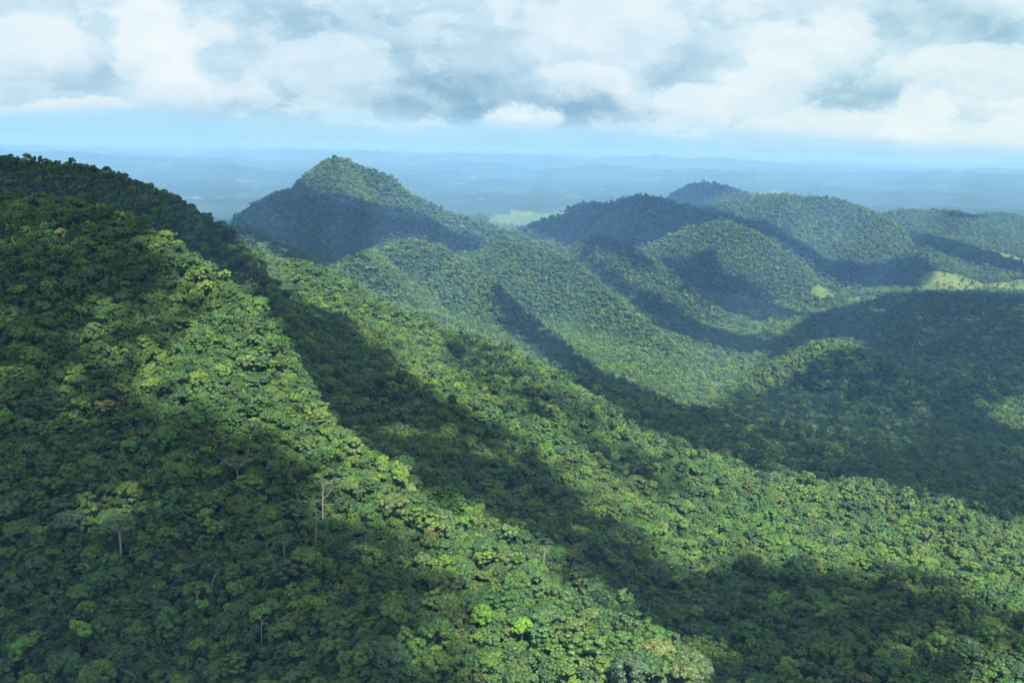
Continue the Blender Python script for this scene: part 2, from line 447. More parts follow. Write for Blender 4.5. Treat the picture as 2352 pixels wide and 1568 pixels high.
def leaf_material(name):
    m, n = new_mat(name)
    out = n.node('ShaderNodeOutputMaterial')
    at = n.node('ShaderNodeAttribute', attribute_type='INSTANCER', attribute_name='tcol')
    lv = n.node('ShaderNodeAttribute', attribute_type='GEOMETRY', attribute_name='lv')
    c = n.vec('MULTIPLY', at.outputs['Color'], lv.outputs['Color'])
    dif = n.node('ShaderNodeBsdfDiffuse'); n.put(dif.inputs['Color'], c)
    tr = n.node('ShaderNodeBsdfTranslucent'); n.put(tr.inputs['Color'], n.vec('MULTIPLY', c, (1.25, 1.4, 0.6)))
    gl = n.node('ShaderNodeBsdfGlossy'); gl.inputs['Color'].default_value = (.9, .95, 1, 1); gl.inputs['Roughness'].default_value = 0.55
    m1 = n.node('ShaderNodeMixShader'); m1.inputs[0].default_value = 0.22
    n.nt.links.new(dif.outputs[0], m1.inputs[1]); n.nt.links.new(tr.outputs[0], m1.inputs[2])
    m2 = n.node('ShaderNodeMixShader'); m2.inputs[0].default_value = 0.05
    n.nt.links.new(m1.outputs[0], m2.inputs[1]); n.nt.links.new(gl.outputs[0], m2.inputs[2])
    n.nt.links.new(m2.outputs[0], out.inputs[0])
    return m

def bark_material(name, a, b):
    m, n = new_mat(name)
    out = n.node('ShaderNodeOutputMaterial')
    bs = n.node('ShaderNodeBsdfPrincipled')
    g = n.node('ShaderNodeTexCoord').outputs['Object']
    f = n.noise(n.vec('MULTIPLY', g, (1, 1, 0.3)), 2.5, 5, 0.6)
    n.put(bs.inputs['Base Color'], n.ramp(f, [(0.3, a), (0.7, b)]))
    bs.inputs['Roughness'].default_value = 0.85
    n.nt.links.new(bs.outputs[0], out.inputs[0])
    return m

LEAF = leaf_material("foliage")
BARK = bark_material("bark_dark", (.045, .035, .025), (.11, .095, .075))
PALE = bark_material("bark_pale", (.22, .205, .17), (.42, .40, .35))

def ground_material():
    m, n = new_mat("ground_cover")
    out = n.node('ShaderNodeOutputMaterial')
    bs = n.node('ShaderNodeBsdfPrincipled')
    pos = n.node('ShaderNodeNewGeometry').outputs['Position']
    at = n.node('ShaderNodeAttribute', attribute_type='GEOMETRY', attribute_name='cover')
    sep = n.node('ShaderNodeSeparateColor'); n.put(sep.inputs[0], at.outputs['Color'])
    f = n.noise(pos, 0.08, 6, 0.65)
    under = n.ramp(f, [(0.3, (.018, .035, .012)), (0.7, (.04, .075, .022))])
    # far forest canopy
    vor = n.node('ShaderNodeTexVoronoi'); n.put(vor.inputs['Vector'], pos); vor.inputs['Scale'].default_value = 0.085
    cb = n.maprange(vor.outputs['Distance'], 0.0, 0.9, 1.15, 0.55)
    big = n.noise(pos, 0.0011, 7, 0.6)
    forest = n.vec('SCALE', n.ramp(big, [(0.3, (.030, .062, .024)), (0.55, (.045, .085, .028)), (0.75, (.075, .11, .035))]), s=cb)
    grass = n.ramp(n.noise(pos, 0.012, 6, 0.65), [(0.25, (.045, .10, .03)), (0.5, (.10, .16, .042)), (0.72, (.18, .19, .08))])
    c = n.mix(sep.outputs[1], under, forest)
    edge = n.math('ADD', sep.outputs[0], n.math('MULTIPLY', n.math('SUBTRACT', n.noise(pos, 0.02, 5, 0.6), 0.5), 0.7))
    c = n.mix(n.maprange(edge, 0.42, 0.58), c, grass)
    # bare earth and pale tracks where the third channel says so
    c = n.mix(n.maprange(n.math('ADD', sep.outputs[2], n.math('MULTIPLY', n.math('SUBTRACT', n.noise(pos, 0.05, 4, 0.6), 0.5), 0.5)), 0.45, 0.6), c, (.42, .36, .24, 1))
    n.put(bs.inputs['Base Color'], c)
    bs.inputs['Roughness'].default_value = 1.0
    bs.inputs['Specular IOR Level'].default_value = 0.1
    bmp = n.node('ShaderNodeBump'); bmp.inputs['Strength'].default_value = 0.9; bmp.inputs['Distance'].default_value = 5.0
    n.put(bmp.inputs['Height'], n.math('MULTIPLY', cb, sep.outputs[1]))
    n.nt.links.new(bmp.outputs[0], bs.inputs['Normal'])
    n.nt.links.new(bs.outputs[0], out.inputs[0])
    return m

# ------------------------------------------------------------------ polygon masks in the photograph's own coordinates, carried out to the ground
def inside(px, py, poly):
    poly = np.asarray(poly, float)
    c = np.zeros(px.shape, bool)
    j = len(poly) - 1
    for i in range(len(poly)):
        xi, yi = poly[i]; xj, yj = poly[j]
        if yi != yj:
            c ^= ((yi > py) != (yj > py)) & (px < (xj - xi) * (py - yi) / (yj - yi) + xi)
        j = i
    return c

FIELDS = [
 [(1110,508),(1150,494),(1190,486),(1240,492),(1300,486),(1340,478),(1290,497),(1240,507),(1205,522),(1150,520)],
 [(1935,684),(1960,678),(2000,676),(2025,680),(2015,690),(1975,694),(1945,692)],
 [(1845,668),(1880,650),(1925,672),(1930,684),(1890,686)],
 [(2105,640),(2130,618),(2165,622),(2215,632),(2262,650),(2352,640),(2500,640),(2500,672),(2352,672),(2260,664),(2190,674),(2120,668)],
 [(2270,566),(2352,592),(2500,600),(2500,618),(2352,606),(2300,592)]]
EARTH = []

# ------------------------------------------------------------------ terrain sheet
def mesh_object(name, verts, faces, mats, parent=None, smooth=False, mat_idx=None):
    me = bpy.data.meshes.new(name)
    verts = np.asarray(verts, np.float32)
    faces = np.asarray(faces, np.int32)
    k = faces.shape[1]
    me.vertices.add(len(verts)); me.vertices.foreach_set('co', verts.ravel())
    me.loops.add(faces.size); me.loops.foreach_set('vertex_index', faces.ravel())
    me.polygons.add(len(faces)); me.polygons.foreach_set('loop_start', np.arange(0, faces.size, k, dtype=np.int32))
    try: me.polygons.foreach_set('loop_total', np.full(len(faces), k, np.int32))
    except Exception: pass
    if smooth: me.polygons.foreach_set('use_smooth', np.ones(len(faces), bool))
    for m in mats: me.materials.append(m)
    if mat_idx is not None: me.polygons.foreach_set('material_index', np.asarray(mat_idx, np.int32))
    me.update(calc_edges=True)
    o = bpy.data.objects.new(name, me)
    if parent is not False:
        col.objects.link(o)
        if parent is not None: o.parent = parent
    return o

na, nr = GX.shape
V = np.stack([GX, GY, GZ], -1).reshape(-1, 3)
ii, jj = np.meshgrid(np.arange(na), np.arange(nr - 1), indexing='ij')
i2 = (ii + 1) % na
F = np.stack([ii * nr + jj, ii * nr + jj + 1, i2 * nr + jj + 1, i2 * nr + jj], -1).reshape(-1, 4)[:, ::-1]
V = np.vstack([V, [[0, 0, float(GZ[:, 0].mean())]]])
cap_c = len(V) - 1
ground = mesh_object('ground', V, F, [ground_material()], smooth=True)
ground['kind'] = 'structure'
ux, uy, uf = project(V[:, 0], V[:, 1], V[:, 2])
rr = np.hypot(V[:, 0], V[:, 1])
vis_front = (V[:, 1] > 300)
cov = np.zeros((len(V), 4), np.float32); cov[:, 3] = 1
for p in FIELDS:
    cov[:, 0] = np.maximum(cov[:, 0], (inside(ux, uy, p) & vis_front & (rr > 1500)) * 1.0)
for p in EARTH:
    cov[:, 2] = np.maximum(cov[:, 2], (inside(ux, uy, p) & vis_front & (rr > 1500)) * 1.0)
farm = 0.62 * np.clip((fbm(V[:, 0] / 420, V[:, 1] / 420, 303, 5, 0.65) - 0.12) * 3, 0, 1) * np.clip((rr - 9300) / 1500, 0, 1)
cov[:, 0] = np.maximum(cov[:, 0], farm)
cov[:, 1] = np.clip((rr - 8200) / 1000, 0, 1)
ca = ground.data.color_attributes.new('cover', 'FLOAT_COLOR', 'POINT')
ca.data.foreach_set('color', cov.ravel())

# ------------------------------------------------------------------ unseen clouds above the frame, shaped to cast drawn shade on the hills
SHADE = [
 [(-300,300),(0,428),(127,442),(204,455),(258,478),(296,500),(326,540),(348,580),(380,640),(395,690),(350,715),(300,722),(240,730),(190,700),(160,760),(90,800),(60,850),(-300,850)],
 [(-400,1800),(-400,850),(-60,890),(60,960),(150,905),(200,860),(300,870),(350,905),(430,930),(520,955),(575,1030),(690,1085),(715,1150),(790,1190),(870,1230),(905,1290),(1000,1350),(1060,1420),(1020,1500),(1060,1600),(1100,1800)],
 [(-500,200),(0,325),(119,345),(272,378),(365,410),(425,445),(476,478),(512,508),(549,550),(592,604),(622,640),(654,664),(697,694),(790,725),(840,765),(892,830),(950,870),(1000,900),(1090,960),(1180,1010),(1260,1070),(1330,1130),(1400,1180),(1460,1240),(1560,1330),(1640,1285),(1800,1287),(1960,1310),(2100,1305),(2190,1350),(2260,1395),(2600,1480),(2600,1900),(1680,1900),(1620,1525),(1520,1455),(1400,1400),(1290,1330),(1190,1245),(1075,1185),(960,1118),(830,1045),(755,985),(675,905),(630,830),(590,750),(535,690),(455,640),(400,600),(340,555),(280,520),(240,500),(196,485),(127,470),(0,462),(-500,430)],
 [(1000,775),(1060,760),(1150,800),(1220,860),(1300,900),(1350,950),(1440,1010),(1500,1060),(1560,1110),(1530,1140),(1440,1120),(1360,1060),(1280,1010),(1200,950),(1120,900),(1040,850)],
 [(1118,650),(1142,648),(1200,708),(1250,750),(1298,789),(1370,850),(1420,872),(1480,895),(1560,935),(1640,936),(1690,892),(1740,868),(1760,800),(1850,722),(1900,712),(1960,700),(2040,672),(2200,668),(2360,676),(2700,690),(2700,1240),(2352,1192),(2200,1160),(2000,1115),(1800,1092),(1650,1055),(1500,998),(1400,945),(1300,870),(1230,812),(1180,772),(1140,745),(1127,708)],
 [(1335,592),(1378,600),(1411,624),(1433,650),(1510,678),(1547,708),(1600,738),(1690,772),(1760,760),(1800,780),(1720,815),(1640,800),(1576,776),(1501,746),(1433,686),(1378,640)],
 [(500,520),(560,470),(600,435),(660,410),(730,440),(800,455),(870,468),(960,492),(1040,530),(1100,555),(1095,582),(1040,575),(940,535),(860,560),(800,600),(720,612),(640,592),(580,560)],
 [(1180,525),(1330,455),(1470,436),(1560,452),(1640,478),(1700,500),(1760,508),(1840,555),(1900,595),(2010,608),(2080,585),(2130,600),(2150,625),(2110,662),(2000,662),(1900,645),(1850,600),(1780,552),(1740,530),(1660,503),(1570,525),(1490,562),(1400,560),(1300,562)],
 [(1530,460),(1545,420),(1640,408),(1700,425),(1640,452),(1600,466)],
 [(1500,590),(1560,590),(1630,575),(1660,620),(1740,650),(1775,700),(1850,722),(1740,740),(1640,705),(1560,655)],
 [(1315,580),(1385,527),(1450,560),(1510,620),(1480,630),(1420,590),(1370,565),(1330,600)],
 [(2080,530),(2200,556),(2360,604),(2600,640),(2600,655),(2352,628),(2230,606),(2100,560)],
 [(2160,486),(2250,494),(2260,505),(2180,498)],
]
LIT = [
       [(2240,930),(2400,900),(2500,950),(2400,990),(2300,980)],[(1800,1310),(1900,1300),(1960,1330),(1900,1345)],
       [(1690,880),(1780,825),(1860,788),(1920,775),(1975,785),(1960,800),(1900,805),(1850,830),(1790,870),(1720,905)],
       [(2120,1450),(2352,1500),(2500,1530),(2500,1700),(2200,1600)]]
THIN = [[(1690,890),(1780,835),(1860,795),(1920,778),(1980,790),(2080,850),(2150,950),(2050,1030),(1850,1060),(1650,1010),(1600,950)],
 [(1640,740),(1750,700),(1830,730),(1760,790)], [(-400,420),(420,560),(420,760),(180,1000),(-400,1100)], [(900,1450),(1060,1400),(1100,1800),(700,1800)], [(2100,1320),(2700,1480),(2700,1900),(2000,1900)],
 [(1000,760),(1160,780),(1360,930),(1600,1100),(1560,1160),(1380,1100),(1150,940),(1000,850)],
 [(2060,700),(2700,700),(2700,960),(2240,940),(2080,820)]]
THINV = [0.82, 0.8, 0.94, 0.94, 0.9, 0.7, 0.92]
MED = [[(-300,640),(190,690),(400,690),(385,760),(330,820),(330,900),(200,930),(-300,960)], [(600,1330),(900,1250),(1000,1400),(700,1480)]]
CLOUD_Z = 1750.0
def shade_mask(cx, cyy):
    """how much sun a cloud-plane cell (cx, cyy, CLOUD_Z) should stop: follow the sunbeam down to the ground and look where it lands"""
    # march down the beam
    s = np.linspace((CLOUD_Z - 430) / SUN[2], (CLOUD_Z + 380) / SUN[2], 120)
    hit = np.full(cx.shape, -1.0); last_z = None
    gx = cx.copy(); gy = cyy.copy()
    done = np.zeros(cx.shape, bool)
    for t in s:
        x = cx - SUN[0] * t; y = cyy - SUN[1] * t; z = CLOUD_Z - SUN[2] * t
        az = np.abs(np.arctan2(x, y)) < R(43)
        tz = np.where(az, terrain_lookup(x, np.maximum(y, 10)), 0) + 14
        h = (~done) & (z <= tz)
        gx[h] = x[h]; gy[h] = y[h]; done |= h
    gz = terrain_lookup(gx, np.maximum(gy, 10)) + 15
    ga = np.clip(np.round((np.arctan2(gx, gy) - _front[0]) / (_front[1] - _front[0])).astype(int), 0, _nf - 1)
    gr = np.hypot(gx, gy)
    gj = np.clip(np.searchsorted(RR, gr - 20) - 1, 0, len(RR) - 1)
    hz_ = CAMZ + EMAX[ga, gj] * gr + 2.0            # lowest height in sight over this spot
    hidden = hz_ - gz > 60
    gz = np.where(hidden, gz, np.maximum(gz, hz_))
    px, py, f = project(gx, gy, gz)
    wob = 13.0
    px = px + wob * fbm(gx / 45, gy / 45, 401, 3) * np.clip(1200 / (f + 1), .25, 1.6)
    py = py + wob * 0.7 * fbm(gx / 45, gy / 45, 431, 3) * np.clip(1200 / (f + 1), .25, 1.6)
    m = np.zeros(cx.shape, bool)
    # distance of the near spur's crest seen in each direction: the shaded gully and face lie beyond it
    crest = np.interp(px, [-300, 0, 127, 204, 297, 365, 425, 480, 560, 617, 700, 830, 940, 1050, 1180], [1345, 1195, 1110, 1050, 985, 935, 895, 860, 815, 770, 700, 635, 585, 545, 505])
    for k_, p in enumerate(SHADE):
        a_ = inside(px, py, p)
        if k_ == 2: a_ &= (gr > crest + 22) | (px > 1180)
        m |= a_
    for p in LIT: m &= ~inside(px, py, p)
    for p in MED: m |= inside(px, py, p) & (fbm(gx / 38, gy / 38, 455, 3) > -0.22)
    m &= ~(fbm(gx / 55, gy / 55, 477, 3) > 0.66)
    m &= (gy > 250)
    # ground far below any line of sight takes no shade from the mask
    m &= ~(hidden & ~((gr < 1900) & (px < 640)))
    # ground that the photograph does not show: ordinary broken cloud
    off = (gy < 330) | (np.abs(np.arctan2(gx, gy)) > R(33)) | (gy > 9800)
    thin = np.ones(m.shape)
    for k_, p in enumerate(THIN): thin = np.where(inside(px, py, p), THINV[k_], thin)
    m = m * thin
    m = np.where(off, (fbm(gx / 900, gy / 900, 501, 4) > 0.16) & (gy < 5000), m)
    return m

cell = 13.0
sx0 = 700; sy0 = -300
xs = np.arange(-4300, 6600, cell); ys = np.arange(-3000, 7800, cell)
QX, QY = np.meshgrid(xs, ys, indexing='ij')
M = shade_mask(QX.ravel(), QY.ravel()).reshape(QX.shape)
def blur(a, k):
    for _ in range(k):
        b = np.pad(a, 1, mode='edge')
        a = (b[:-2, 1:-1] + b[2:, 1:-1] + b[1:-1, :-2] + b[1:-1, 2:] + b[1:-1, 1:-1] * 2) / 6
    return a
Ms = blur(M, 3)
Mb = blur(M, 14)
keep = Ms + (hash2(np.arange(M.size).reshape(M.shape), np.zeros(M.shape, np.int64), 3) - 0.5) * 0.95 > 0.5
def cloud_mesh():
    nx, ny = keep.shape
    k = keep[:-1, :-1]
    I, J = np.nonzero(k)
    idx = lambda a, b: a * ny + b
    thick = 18 + 170 * np.clip(Mb - 0.35, 0, 1) * (0.6 + 0.8 * vnoise(QX / 130, QY / 130, 61)) + 25 * fbm(QX / 60, QY / 60, 71, 3)
    bot = 10 * fbm(QX / 90, QY / 90, 91, 3)
    jx = (hash2(np.arange(M.size).reshape(M.shape), np.zeros(M.shape, np.int64), 5) - .5) * cell * .7
    jy = (hash2(np.arange(M.size).reshape(M.shape), np.zeros(M.shape, np.int64), 6) - .5) * cell * .7
    thick = np.maximum(thick, 6)
    # tops sheared along the sunbeams so thickness leaves the shade outline unchanged
    vt = np.stack([QX + jx + SUN[0] / SUN[2] * thick, QY + jy + SUN[1] / SUN[2] * thick, CLOUD_Z + thick], -1).reshape(-1, 3)
    vb = np.stack([QX + jx + SUN[0] / SUN[2] * bot, QY + jy + SUN[1] / SUN[2] * bot, CLOUD_Z + bot], -1).reshape(-1, 3)
    n = nx * ny
    top = np.stack([idx(I, J), idx(I + 1, J), idx(I + 1, J + 1), idx(I, J + 1)], -1)
    bt = top[:, ::-1] + n
    kp = np.pad(k, 1)
    sides = []
    for di, dj, a, b in ((-1, 0, (0, 0), (0, 1)), (1, 0, (1, 1), (1, 0)), (0, -1, (1, 0), (0, 0)), (0, 1, (0, 1), (1, 1))):
        e = ~kp[I + 1 + di, J + 1 + dj]
        p = idx(I[e] + a[0], J[e] + a[1]); q = idx(I[e] + b[0], J[e] + b[1])
        sides.append(np.stack([p, q, q + n, p + n], -1))
    F = np.vstack([top, bt] + sides)
    V = np.vstack([vt, vb])
    used = np.unique(F)
    remap = np.full(len(V), -1, np.int64); remap[used] = np.arange(len(used))
    return V[used], remap[F]
cm, n = new_mat("cloud_white")
_o = n.node('ShaderNodeOutputMaterial'); _d = n.node('ShaderNodeBsdfDiffuse'); _t = n.node('ShaderNodeBsdfTranslucent'); _m = n.node('ShaderNodeMixShader')
_d.inputs[0].default_value = (.9, .9, .9, 1); _t.inputs[0].default_value = (.9, .9, .9, 1); _m.inputs[0].default_value = 0.5
n.nt.links.new(_d.outputs[0], _m.inputs[1]); n.nt.links.new(_t.outputs[0], _m.inputs[2]); _x = n.node('ShaderNodeBsdfTransparent'); _m2 = n.node('ShaderNodeMixShader'); _m2.inputs[0].default_value = 0.13
n.nt.links.new(_m.outputs[0], _m2.inputs[1]); n.nt.links.new(_x.outputs[0], _m2.inputs[2]); n.nt.links.new(_m2.outputs[0], _o.inputs[0])
cv, cf = cloud_mesh()
clouds = mesh_object('clouds', cv, cf, [cm], smooth=True)
clouds['kind'] = 'stuff'
clouds['label'] = 'unseen white clouds high above the hills, shaped to cast their shade'

# ------------------------------------------------------------------ tree meshes
def tube(path, r0, r1, sides=5):
    """tapered tube along a path of points; returns verts, quads"""
    path = np.asarray(path, float); m = len(path)
    vs_, fs = [], []
    for i in range(m):
        d = path[min(i + 1, m - 1)] - path[max(i - 1, 0)]
        d = d / (np.linalg.norm(d) + 1e-9)
        a = np.cross(d, [0.3, 0.9, 0.1]); a /= np.linalg.norm(a) + 1e-9
        b = np.cross(d, a)
        r = r0 + (r1 - r0) * i / max(m - 1, 1)
        for k in range(sides):
            t = 2 * math.pi * k / sides
            vs_.append(path[i] + r * (math.cos(t) * a + math.sin(t) * b))
    for i in range(m - 1):
        for k in range(sides):
            k2 = (k + 1) % sides
            fs.append((i * sides + k, i * sides + k2, (i + 1) * sides + k2, (i + 1) * sides + k))
    return np.array(vs_), np.array(fs)

def join(parts):
    vs_, fs, off = [], [], 0
    for v, f in parts:
        vs_.append(v); fs.append(np.asarray(f) + off); off += len(v)
    return np.vstack(vs_), np.vstack(fs)

def crown_lobes(kind, g):
    """lobe centres and radii of a crown of unit radius whose base sits at z = 0"""
    L = []
    if kind == 'dome':
        for k in range(46):
            a = g.uniform(0, 2 * math.pi); t = math.sqrt(g.uniform(0, 1))
            rr_ = 0.80 * t
            z = 0.62 * math.sqrt(max(1 - t * t, 0)) * g.uniform(0.75, 1.1)
            L.append((rr_ * math.cos(a), rr_ * math.sin(a), z + 0.15, g.uniform(.14, .27)))
        for k in range(16):
            a = g.uniform(0, 2 * math.pi)
            L.append((0.7 * math.cos(a), 0.7 * math.sin(a), g.uniform(-.3, .15), g.uniform(.13, .24)))
    elif kind == 'tall':
        for k in range(54):
            h = g.uniform(-0.6, 1.25); rmax = 0.62 * math.sqrt(max(0.05, 1 - ((h - 0.3) / 1.05) ** 2))
            a = g.uniform(0, 2 * math.pi); t = math.sqrt(g.uniform(0.1, 1)) * rmax
            L.append((t * math.cos(a), t * math.sin(a), h, g.uniform(.12, .22)))
    elif kind == 'layered':
        for k in range(48):
            a = g.uniform(0, 2 * math.pi); t = math.sqrt(g.uniform(0, 1)) * 0.9
            lev = g.integers(0, 3)
            L.append((t * math.cos(a), t * math.sin(a), 0.05 + 0.30 * lev * (1 - 0.4 * t) + g.uniform(-.05, .05), g.uniform(.11, .22)))
    elif kind == 'umbrella':
        for k in range(30):
            a = g.uniform(0, 2 * math.pi); t = math.sqrt(g.uniform(0, 1)) * 0.9
            L.append((t * math.cos(a), t * math.sin(a), 0.34 * (1 - t * t) + 0.1 + g.uniform(-.05, .05), g.uniform(.14, .22)))
    elif kind == 'uneven':
        for c in range(7):
            ca_, sa_ = g.uniform(0, 2 * math.pi), g.uniform(0.2, 0.6)
            c0 = np.array([sa_ * math.cos(ca_), sa_ * math.sin(ca_), g.uniform(0.0, 0.7)])
            for k in range(9):
                d = g.normal(size=3); d /= np.linalg.norm(d)
                q = c0 + d * 0.25
                L.append((q[0], q[1], q[2], g.uniform(.10, .19)))
    return L

def leaf_cloud(lobes, count, size, g, flat=1.0, jitter=0.5):
    lobes = np.array(lobes)
    w = lobes[:, 3] ** 2
    pick = g.choice(len(lobes), count, p=w / w.sum())
    d = g.normal(size=(count, 3)); d /= np.linalg.norm(d, axis=1)[:, None]
    d[:, 2] = np.where(d[:, 2] < -0.35, -d[:, 2], d[:, 2])
    c = lobes[pick, :3]; r = lobes[pick, 3:4]
    p = c + d * r * np.array([1, 1, flat]) * g.uniform(0.82, 1.06, (count, 1))
    # drop leaves that lie deep inside another lobe
    inn = np.zeros(count, bool)
    for k in range(len(lobes)):
        q = (p - lobes[k, :3]) / np.array([1, 1, flat])
        inn |= (np.linalg.norm(q, axis=1) < lobes[k, 3] * 0.72)
    p = p[~inn]; d = d[~inn]; pk = pick[~inn]; m = len(p)
    nrm = d + g.normal(size=(m, 3)) * jitter + np.array([0, 0, 0.35]); nrm /= np.linalg.norm(nrm, axis=1)[:, None]
    a = np.cross(nrm, g.normal(size=(m, 3))); a /= np.linalg.norm(a, axis=1)[:, None] + 1e-9
    b = np.cross(nrm, a)
    s = size * g.uniform(0.6, 1.35, (m, 1)); s2 = s * g.uniform(0.55, 1.0, (m, 1))
    bend = nrm * s * 0.25
    v = np.stack([p - a * s, p - b * s2 + bend, p + a * s, p + b * s2 + bend], 1).reshape(-1, 3)
    f = np.arange(4 * m).reshape(-1, 4)
    lobe_v = g.uniform(0.74, 1.24, len(lobes))
    val = lobe_v[pk] * g.uniform(0.78, 1.25, m)
    hue = g.uniform(-0.10, 0.12, m)
    colr = np.stack([val * (1 + hue), val, val * (1 - hue * 0.6), np.ones(m)], -1)
    return v, f, np.repeat(colr, 4, axis=0)

KINDS = ['dome', 'tall', 'layered', 'uneven', 'umbrella']
VARIANTS = []            # (kind, lod) in index order
HTREE = 2.2              # trunk length below the crown, in crown radii
def crown_mesh(kind, lod, seed):
    g = np.random.default_rng(seed)
    cnt, size = {0: (8500, .046), 1: (2400, .085), 2: (750, .15)}[lod]
    if kind == 'umbrella': cnt = int(cnt * 0.75)
    lob = crown_lobes(kind, g)
    v, f, c = leaf_cloud(lob, cnt, size, g, flat={'layered': .5, 'umbrella': .5}.get(kind, 0.85), jitter=0.38)
    return v, f, c, lob

def limb_parts(lob, g, n_limb, r, base=-HTREE):
    """trunk and limbs reaching into the lobes"""
    parts = []
    fork = -0.35
    trunk = [(0, 0, base), (g.uniform(-.04, .04), g.uniform(-.04, .04), (base + fork) / 2), (0, 0, fork)]
    parts.append(tube(trunk, r * 1.5, r, 6))
    order = g.permutation(len(lob))[:n_limb]
    for k in order:
        x, y, z, q = lob[k]
        mid = (x * 0.45 + g.uniform(-.05, .05), y * 0.45 + g.uniform(-.05, .05), fork + (z - fork) * 0.62)
        parts.append(tube([(0, 0, fork), mid, (x, y, z)], r * 0.7, r * 0.15, 4))
    return join(parts)

def set_lv(me, c):
    a = me.color_attributes.new('lv', 'FLOAT_COLOR', 'POINT')
    a.data.foreach_set('color', np.asarray(c, np.float32).ravel())

lib = bpy.data.collections.new('forest_kinds')        # not linked to the scene: only the forest's points draw from it
near_src = {}
vi = 0
for lod in (0, 1, 2):
    for kind in KINDS:
        for rep in range({0: 3, 1: 2, 2: 1}[lod]):
            if kind == 'umbrella' and rep > 0: continue
            seed = 100 * lod + 10 * KINDS.index(kind) + rep + 1
            v, f, c, lob = crown_mesh(kind, lod, seed)
            g = np.random.default_rng(seed + 5)
            tv, tf = limb_parts(lob, g, 6, 0.045)
            if lod == 0:
                co = mesh_object('crown', v, f, [LEAF], parent=False)
                set_lv(co.data, c)
                to = mesh_object('trunk', tv, tf, [PALE if kind in ('umbrella',) else BARK], parent=False, smooth=True)
                near_src.setdefault(kind, []).append((co.data, to.data))
            av = np.vstack([v, tv]); af = np.vstack([f, tf + len(v)])
            o = mesh_object('canopy_%03d' % vi, av, af, [LEAF, PALE if kind == 'umbrella' else BARK], parent=False, mat_idx=[0] * len(f) + [1] * len(tf))
            set_lv(o.data, np.vstack([c, np.ones((len(tv), 4))]))
            lib.objects.link(o)
            VARIANTS.append((kind, lod)); vi += 1
VL = {}
for i, (k, l) in enumerate(VARIANTS): VL.setdefault((k, l), []).append(i)

TINTS = [  # name, colour, weight
 ('dark green', (.040, .085, .036), 20), ('bluish green', (.046, .098, .052), 15), ('mid green', (.062, .118, .030), 22), ('yellow-green', (.096, .142, .034), 16),
 ('olive', (.076, .104, .034), 8), ('grey-green', (.088, .122, .062), 13), ('lime green', (.095, .165, .026), 2.5), ('brownish', (.072, .082, .038), .5),
 ('very dark green', (.026, .058, .028), 9), ('rust-tinged', (.12, .075, .035), 0.1), ('pale straw', (.20, .17, .08), 0.12)]
TN = [t[0] for t in TINTS]; TC = np.array([t[1] for t in TINTS]) * np.array([1.22, 1.50, 0.62]); TW = np.array([t[2] for t in TINTS], float); TW /= TW.sum()

def scatter(r0, r1, s, azmax=36):
    xm = r1 * math.sin(R(azmax))
    nx_ = int(2 * xm / s) + 2; ny_ = int((r1 - r0 * 0.8) / (s * 0.87)) + 2
    a, b = np.meshgrid(np.arange(nx_), np.arange(ny_), indexing='ij')
    x = -xm + (a + 0.5 * (b % 2)) * s + rng.uniform(-.42, .42, a.shape) * s
    y = r0 * 0.8 + b * s * 0.87 + rng.uniform(-.42, .42, a.shape) * s
    x = x.ravel(); y = y.ravel(); r = np.hypot(x, y)
    m = (r >= r0) & (r < r1) & (np.abs(np.arctan2(x, y)) < R(azmax))
    return x[m], y[m]

bx_, by_, bl_, br_ = [], [], [], []
for r0, r1, s, lod, rad in ((330, 950, 5.0, 0, 3.35), (950, 2400, 5.6, 1, 3.6), (2400, 4600, 6.9, 2, 4.3), (4600, 9300, 9.6, 2, 5.9)):
    x, y = scatter(r0, r1, s)
    bx_.append(x); by_.append(y); bl_.append(np.full(len(x), lod))
    q = rad * np.exp(rng.normal(0, .38, len(x)))
    bigm = rng.uniform(size=len(x)) < (0.10 if lod == 0 else 0.05 if lod == 1 else 0.01)
    q = np.where(bigm, q * 1.55, q)
    br_.append(np.clip(q, rad * .55, rad * 2.6))
tx = np.concatenate(bx_); ty = np.concatenate(by_); tl = np.concatenate(bl_); trad = np.concatenate(br_)
tz = terrain_lookup(tx, ty); tr_ = np.hypot(tx, ty)
tpx, tpy, tf_ = project(tx, ty, tz + 8)
ok = np.ones(len(tx), bool)
for p in FIELDS: ok &= ~(inside(tpx, tpy, p) & (tr_ > 1500) & (rng.uniform(size=len(tx)) < 0.95))
# hidden ground carries no trees, except a wide margin
azi = np.clip(np.round((np.arctan2(tx, ty) - _front[0]) / (_front[1] - _front[0])).astype(int), 0, _nf - 1)
rj = np.clip(np.searchsorted(RR, tr_ - 25) - 1, 0, len(RR) - 1)
hor = EMAX[azi, rj]
vis = (tz + 24 - CAMZ) / tr_ > hor - np.where(tr_ > 2400, 0.006, 0.010)
ok &= vis
tx, ty, tz, tl, trad, tr_ = [a[ok] for a in (tx, ty, tz, tl, trad, tr_)]
N = len(tx)
# species: patches of like trees, with noise
pn = fbm(tx / 90, ty / 90, 601, 3)
tint = rng.choice(len(TINTS), N, p=TW)
sw = rng.uniform(size=N) < 0.30
tint = np.where(sw & (pn > 0.18), 3, tint); tint = np.where(sw & (pn < -0.2), 0, tint)
kidx = rng.choice(5, N, p=[.26, .20, .18, .34, .02])
kidx = np.where(tint == 6, 3, kidx)
tint = np.where((tr_ > 1100) & ((tint == 9) | (tint == 10)), 4, tint)
tcol = TC[tint] * rng.uniform(0.82, 1.2, (N, 1)) * (1 + rng.uniform(-.07, .07, (N, 3)))
height = 5.5 + trad * 1.0 + rng.uniform(-2.5, 2.5, N)          # height of the crown base above the ground
height = np.where((rng.uniform(size=N) < 0.02) & (tr_ < 2000), height + 5, height)
height *= np.where(tl == 2, 0.85, 1)

